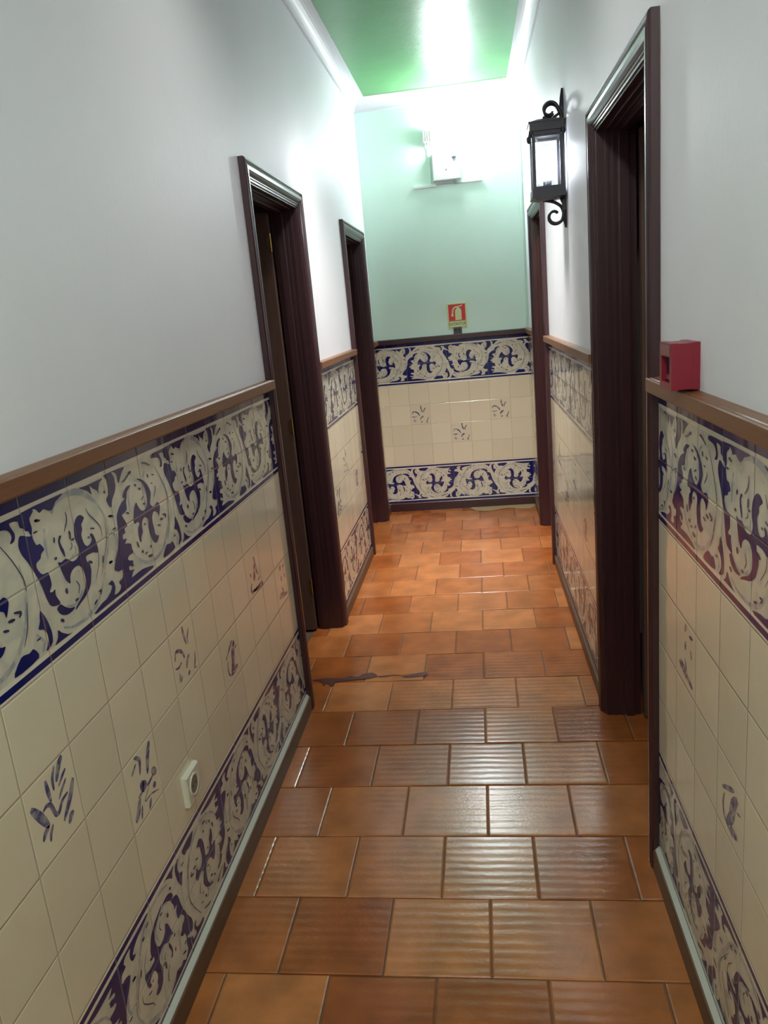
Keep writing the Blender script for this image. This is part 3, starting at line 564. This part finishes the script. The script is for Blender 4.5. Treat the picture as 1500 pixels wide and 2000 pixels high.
# ------------------------------------------------------------------ wall socket in the tiles
t = thing('wall_socket', FL(1.457, 0, 0.37), 'ivory square wall socket on the left tiled wall above the lower blue border', 'socket')
m = MB(); m.box(FL, 1.419, 1.495, TO, .016, 0.371, 0.443, 0, .003); obj('cover_plate', m, M_SOCK, t)
m = MB(); x, y, z = FL(1.457, .016, .407)
m.lathe((x, y, z), (1, 0, 0), [(0, .026), (.0016, .026), (.0016, .0205), (-.004, .0195), (-.004, 0)], 28); ins = obj('socket_insert', m, [M_SOCK], t)
m = MB(); m.lathe((x + .0003, y, z), (1, 0, 0), [(.0004, .0195), (.0006, .0)], 28)
for s_ in (-1, 1): m.lathe((x, y + s_ * .0095, z), (1, 0, 0), [(.0006, .0028), (.0016, .0028), (.0016, 0)], 10, 1)
obj('socket_recess', m, [M_SOCKH, M_BLACK], ins)['label'] = 'dark round recess'

# ------------------------------------------------------------------ wrought iron lantern on the right wall
LX, LY = 0.992, 3.185
WX = W0 + WSK * LY
t = thing('wall_lantern', (WX, LY, 1.64), 'black wrought iron lantern with curled brackets, lit, mounted high on the right wall', 'lantern')
def sq(m, hw, z0, z1, hw2=None, mat=0, cx=LX, cy=LY):
    h2 = hw2 or hw
    P = [(cx - hw, cy - hw, z0), (cx + hw, cy - hw, z0), (cx + hw, cy + hw, z0), (cx - hw, cy + hw, z0), (cx - h2, cy - h2, z1), (cx + h2, cy - h2, z1), (cx + h2, cy + h2, z1), (cx - h2, cy + h2, z1)]
    m.mesh([(3, 2, 1, 0), (4, 5, 6, 7), (0, 1, 5, 4), (1, 2, 6, 5), (2, 3, 7, 6), (3, 0, 4, 7)], P, mat)
m = MB()
sq(m, .063, 1.974, 2.002); sq(m, .066, 2.002, 2.006); sq(m, .056, 1.962, 1.974); sq(m, .062, 2.006, 2.018, .030); sq(m, .013, 2.018, 2.030, .008)
for sx in (-1, 1):
    for sy in (-1, 1):
        m.lathe((LX + sx * .057, LY + sy * .057, 1.976), (0, 0, -1), [(0, .009), (.012, .010), (.020, .007), (.024, 0)], 10)
obj('roof', m, M_IRON, t)
m = MB()
for sx in (-1, 1):
    for sy in (-1, 1): m.box(on_floor, LX + sx * .050 - .006, LX + sx * .050 + .006, LY + sy * .050 - .006, LY + sy * .050 + .006, 1.777, 1.963)
for z in (1.777, 1.955):
    for s_ in (-1, 1):
        m.box(on_floor, LX - .050, LX + .050, LY + s_ * .050 - .003, LY + s_ * .050 + .003, z, z + .008)
        m.box(on_floor, LX + s_ * .050 - .003, LX + s_ * .050 + .003, LY - .050, LY + .050, z, z + .008)
obj('cage_frame', m, M_IRON, t)
m = MB(); sq(m, .060, 1.750, 1.777); sq(m, .062, 1.746, 1.750); sq(m, .030, 1.738, 1.746, .058); obj('bottom_tray', m, M_IRON, t)
for dx, dy in ((0, -1), (-1, 0), (1, 0), (0, 1)):
    m = MB(); b = .012
    for (w_, h0, h1, o_) in ((.046, 1.785, 1.955, .0495),):
        q = []
        for ww, za, zb, oo in ((w_, h0, h1, o_), (w_ - b, h0 + b, h1 - b, o_ + .002)):
            for s1, z in ((-1, za), (1, za), (1, zb), (-1, zb)):
                q.append((LX + (s1 * ww if dx == 0 else dx * oo), LY + (s1 * ww if dy == 0 else dy * oo), z))
        m.mesh([(0, 1, 5, 4), (1, 2, 6, 5), (2, 3, 7, 6), (3, 0, 4, 7), (4, 5, 6, 7)], q)
    obj('glass_pane', m, M_GLASS, t)
m = MB(); m.lathe((LX, LY, 1.777), (0, 0, 1), [(0, .016), (.03, .016), (.03, .012)], 16); obj('lamp_holder', m, M_IRON, t)
m = MB(); m.lathe((LX, LY, 1.806), (0, 0, 1), [(0, .012), (.012, .022), (.040, .032), (.070, .034), (.100, .026), (.118, .012), (.122, 0)], 20); obj('bulb', m, M_FLAME, t)['label'] = 'glowing white bulb'
# back plate: a bar with pointed leaf ends
m = MB(); bx = lambda o: WX - o
for z0, z1, h0, h1 in ((1.636, 1.668, .002, .011), (1.668, 1.700, .011, .014), (1.700, 1.75, .014, .009), (1.75, 2.01, .009, .009), (2.01, 2.055, .009, .014), (2.055, 2.085, .014, .010), (2.085, 2.118, .010, .002)):
    P = [(bx(o), LY + s_ * h, z) for z, h in ((z0, h0), (z1, h1)) for s_ in (-1, 1) for o in (0, .005 + h * .8)]
    m.mesh([(0, 1, 3, 2), (4, 6, 7, 5), (0, 4, 5, 1), (2, 3, 7, 6), (1, 5, 7, 3)], P)
obj('back_plate', m, M_IRON, t)
def curl(cx, cz, r0_, r1_, a_from, a_to, n=26, LY=LY):
    out = []
    for i in range(n):
        q = i / (n - 1); a = math.radians(a_from + (a_to - a_from) * q); r = r0_ + (r1_ - r0_) * q
        out.append((cx + r * math.cos(a), LY, cz + r * math.sin(a)))
    return out
for dy in (-.009, .009):
    ly = LY + dy; k = .004 if dy < 0 else 0
    m = MB(); P = [(WX - .008, ly, 2.015), (WX - .010, ly, 2.035)] + curl(1.012 - k, 2.045 + k, .030, .013, 10, 330, LY=ly)
    m.tube(P, [.0062] * 2 + [.0062 - .0022 * i / 25 for i in range(26)], 8)
    obj('upper_scroll', m, M_IRON, t)
    m = MB(); P = [(WX - .006, ly, 1.70), (WX - .010, ly, 1.685)] + curl(1.018 - k, 1.683 - k, .032, .014, -10, -320, LY=ly)
    m.tube(P, [.0062] * 2 + [.0062 - .0022 * i / 25 for i in range(26)], 8)
    obj('lower_scroll', m, M_IRON, t)
m = MB(); m.tube([(LX + .02, LY, 2.012), (LX + .035, LY, 2.026), (WX - .008, LY, 2.040)], .005, 8)
obj('roof_arm', m, M_IRON, t)
m = MB(); m.tube(smooth_path([(WX - .008, LY, 1.68), (WX - .018, LY, 1.712), (LX + .02, LY, 1.732), (LX - .02, LY, 1.742)]), .006, 8)
obj('tray_arm', m, M_IRON, t)
m = MB(); m.tube(smooth_path([(WX - .006, LY, 1.69), (WX - .010, LY, 1.72), (LX + .045, LY, 1.748)]), .005, 8)
obj('tray_arm', m, M_IRON, t)

# ------------------------------------------------------------------ end wall: sign, hook, lamp, boxes, cables
t = thing('extinguisher_sign', FE(.57, 0, 1.24), 'red and pale yellow fire extinguisher sign on the green end wall', 'sign')
x0, x1, z0, z1 = .505, .635, 1.240, 1.406
m = MB(); m.box(FE, x0, x1, .0005, .0035, z0, z1, 0, .001); obj('sign_plate', m, M_SIGNC, t)
m = MB(); m.box(FE, x0 + .009, x1 - .009, .0035, .0040, z0 + .052, z1 - .008); fld = obj('red_panel', m, M_SIGNR, t)
m = MB()
def icon(P, o=.0046):
    for tri in tessellate_polygon([[Vector((a, b, 0)) for a, b in P]]): m.face([FE(P[i][0], o, P[i][1]) for i in tri])
cx = .578
icon([(cx - .020, z0 + .056), (cx + .022, z0 + .056), (cx + .022, z0 + .118), (cx + .014, z0 + .133), (cx - .010, z0 + .133), (cx - .020, z0 + .118)])
icon([(cx - .006, z0 + .133), (cx + .006, z0 + .133), (cx + .006, z0 + .141), (cx - .006, z0 + .141)])
icon([(cx - .012, z0 + .143), (cx + .030, z0 + .152), (cx + .031, z0 + .146), (cx + .008, z0 + .139), (cx - .008, z0 + .139)])
for q in ribbon([(cx - .004, z0 + .142), (cx - .022, z0 + .138), (cx - .034, z0 + .122), (cx - .038, z0 + .095)], .009, 4, False): icon(q)
icon([(cx - .044, z0 + .096), (cx - .033, z0 + .096), (cx - .029, z0 + .082), (cx - .047, z0 + .082)])
obj('extinguisher_symbol', m, M_SIGNC, fld)
m = MB()
for q in ((x0 + .009, x1 - .009, z0 + .048, z0 + .0505), (x0 + .009, x1 - .009, z0 + .009, z0 + .0115), (x0 + .009, x0 + .0115, z0 + .009, z0 + .05), (x1 - .0115, x1 - .009, z0 + .009, z0 + .05)):
    m.box(FE, q[0], q[1], .0035, .0039, q[2], q[3])
obj('text_border', m, plain('olive_print', (.25, .24, .08), .5), t)
fc = bpy.data.curves.new('lettering', 'FONT'); fc.body = 'EXTINTOR'; fc.size = .024 * S; fc.align_x = 'CENTER'; fc.align_y = 'CENTER'; fc.extrude = .0003; fc.offset = .0002
fo = bpy.data.objects.new('lettering_curve', fc); sc.collection.objects.link(fo); bpy.context.view_layer.update()
me = bpy.data.meshes.new_from_object(fo); bpy.data.objects.remove(fo)
me.materials.clear(); me.materials.append(plain('dark_print', (.10, .10, .04), .5)); me.name = 'lettering'
o = bpy.data.objects.new('lettering', me); sc.collection.objects.link(o); o.parent = t
o.rotation_euler = (math.pi / 2, 0, 0)
o.location = (Vector(FE(.570, .0038, z0 + .030)) - Vector(t['_o'])) * S
t = thing('extinguisher_hook', FE(.568, 0, 1.207), 'small dark grey metal hook plate under the red sign, above the end rail', 'hook')
m = MB(); m.box(FE, .540, .596, 0, .006, 1.195, 1.250, 0, .0015); obj('plate', m, M_BRACK, t)
for x in (.555, .581):
    m = MB(); m.tube([FE(x, .005, 1.236), FE(x, .018, 1.232), FE(x, .022, 1.240)], .003, 8); obj('prong', m, M_BRACK, t)

t = thing('wall_lamp', FE(.613, 0, 2.41), 'glowing round white wall lamp high on the green end wall', 'lamp')
c = FE(.613, 0, 2.41)
m = MB(); m.lathe(c, (0, -1, 0), [(0, .062), (.012, .062), (.018, .055), (.018, .045)], 32); obj('base_ring', m, M_PLASTIC, t)
m = MB(); m.lathe(c, (0, -1, 0), [(.018, .050), (.030, .056), (.050, .054), (.068, .042), (.080, .022), (.084, 0)], 32); 
for i, f in enumerate(m.f):
    if sum(m.v[q][2] for q in f) / len(f) < c[2] + .006: m.m[i] = 1
obj('globe', m, [M_LAMP, M_GLOW], t)['label'] = 'glowing white globe'
m = MB(); m.box(FE, .590, .640, .0, .030, 2.300, 2.352, 0, .006); sn = obj('sensor_housing', m, M_PLASTIC, t)
m = MB(); c2 = FE(.615, .022, 2.308); m.lathe(c2, (0, -.5, -1), [(0, .018), (.010, .017), (.018, .011), (.022, 0)], 20); obj('sensor_lens', m, M_SENSOR, sn)['label'] = 'pale blue lens'

t = thing('control_box', FE(.56, 0, 2.16), 'pale square electrical box just below the glowing wall lamp', 'electrical box')
m = MB(); m.box(FE, .474, .652, 0, .030, 2.166, 2.335, 0, .006); obj('housing', m, M_PLASTIC, t)
m = MB(); m.lathe(FE(.562, .030, 2.232), (0, -1, 0), [(0, .006), (.0015, .006), (.0015, 0)], 14); obj('screw_cap', m, M_PLASTIC2, t)
m = MB(); m.box(FE, .494, .612, 0, .016, 2.148, 2.166); m.box(FE, .614, .630, 0, .022, 2.142, 2.166); obj('terminal_strip', m, M_PLASTIC2, t)

t = thing('junction_box', FE(.453, 0, 2.395), 'small white ribbed junction box left of the glowing lamp on the end wall', 'junction box')
m = MB(); m.box(FE, .424, .484, 0, .026, 2.400, 2.470, 0, .005); obj('housing', m, M_PLASTIC, t)
for x in (.434, .448, .462, .476):
    m = MB(); m.box(FE, x - .003, x + .003, .026, .030, 2.404, 2.466); obj('rib', m, M_PLASTIC, t)
for x in (.436, .452, .468):
    m = MB(); m.lathe(FE(x, .013, 2.400), (0, 0, -1), [(0, .006), (.010, .006), (.014, .003), (.016, 0)], 10); obj('cable_gland', m, M_PLASTIC2, t)
def cable(name, pts, r, mat, label, cat='cable'):
    m = MB(); m.tube([FE(*p) for p in pts], r, 8); o = obj(name, m, mat, origin=FE(*pts[0])); tag(o, label, cat); return o
cable('cable', [(.452, .008, 2.387), (.456, .006, 2.37), (.458, .005, 2.25), (.459, .005, 2.150)], .0035, M_MINT, 'thin green-painted cable hanging down from the junction box')
cable('cable', [(.484, .012, 2.440), (.515, .010, 2.436), (.556, .010, 2.430)], .004, M_PLASTIC, 'short pale cable from the junction box to the lamp')
cable('cable', [(.672, .006, 2.414), (.85, .0055, 2.417), (1.000, .006, 2.420), (1.016, .006, 2.412), (1.0175, .006, 2.39), (1.0200, .005, 1.8), (1.0215, .005, 1.215)], .004, M_MINT, 'long green-painted cable from the lamp down the right corner of the end wall')
for x0_, x1_, za, zb, lb in ((.345, .492, 2.142, 2.150, 'pale horizontal conduit sticking out left under the electrical box'), (.632, .782, 2.148, 2.150, 'pale horizontal conduit sticking out right under the electrical box')):
    m = MB(); m.box(FE, x0_, x1_, 0, .012, za - .006, zb + .003, 0, .002)
    tag(obj('conduit', m, M_PLASTIC, origin=FE(x0_, 0, za)), lb, 'conduit')
for o in bpy.data.objects:
    if '_o' in o: del o['_o']
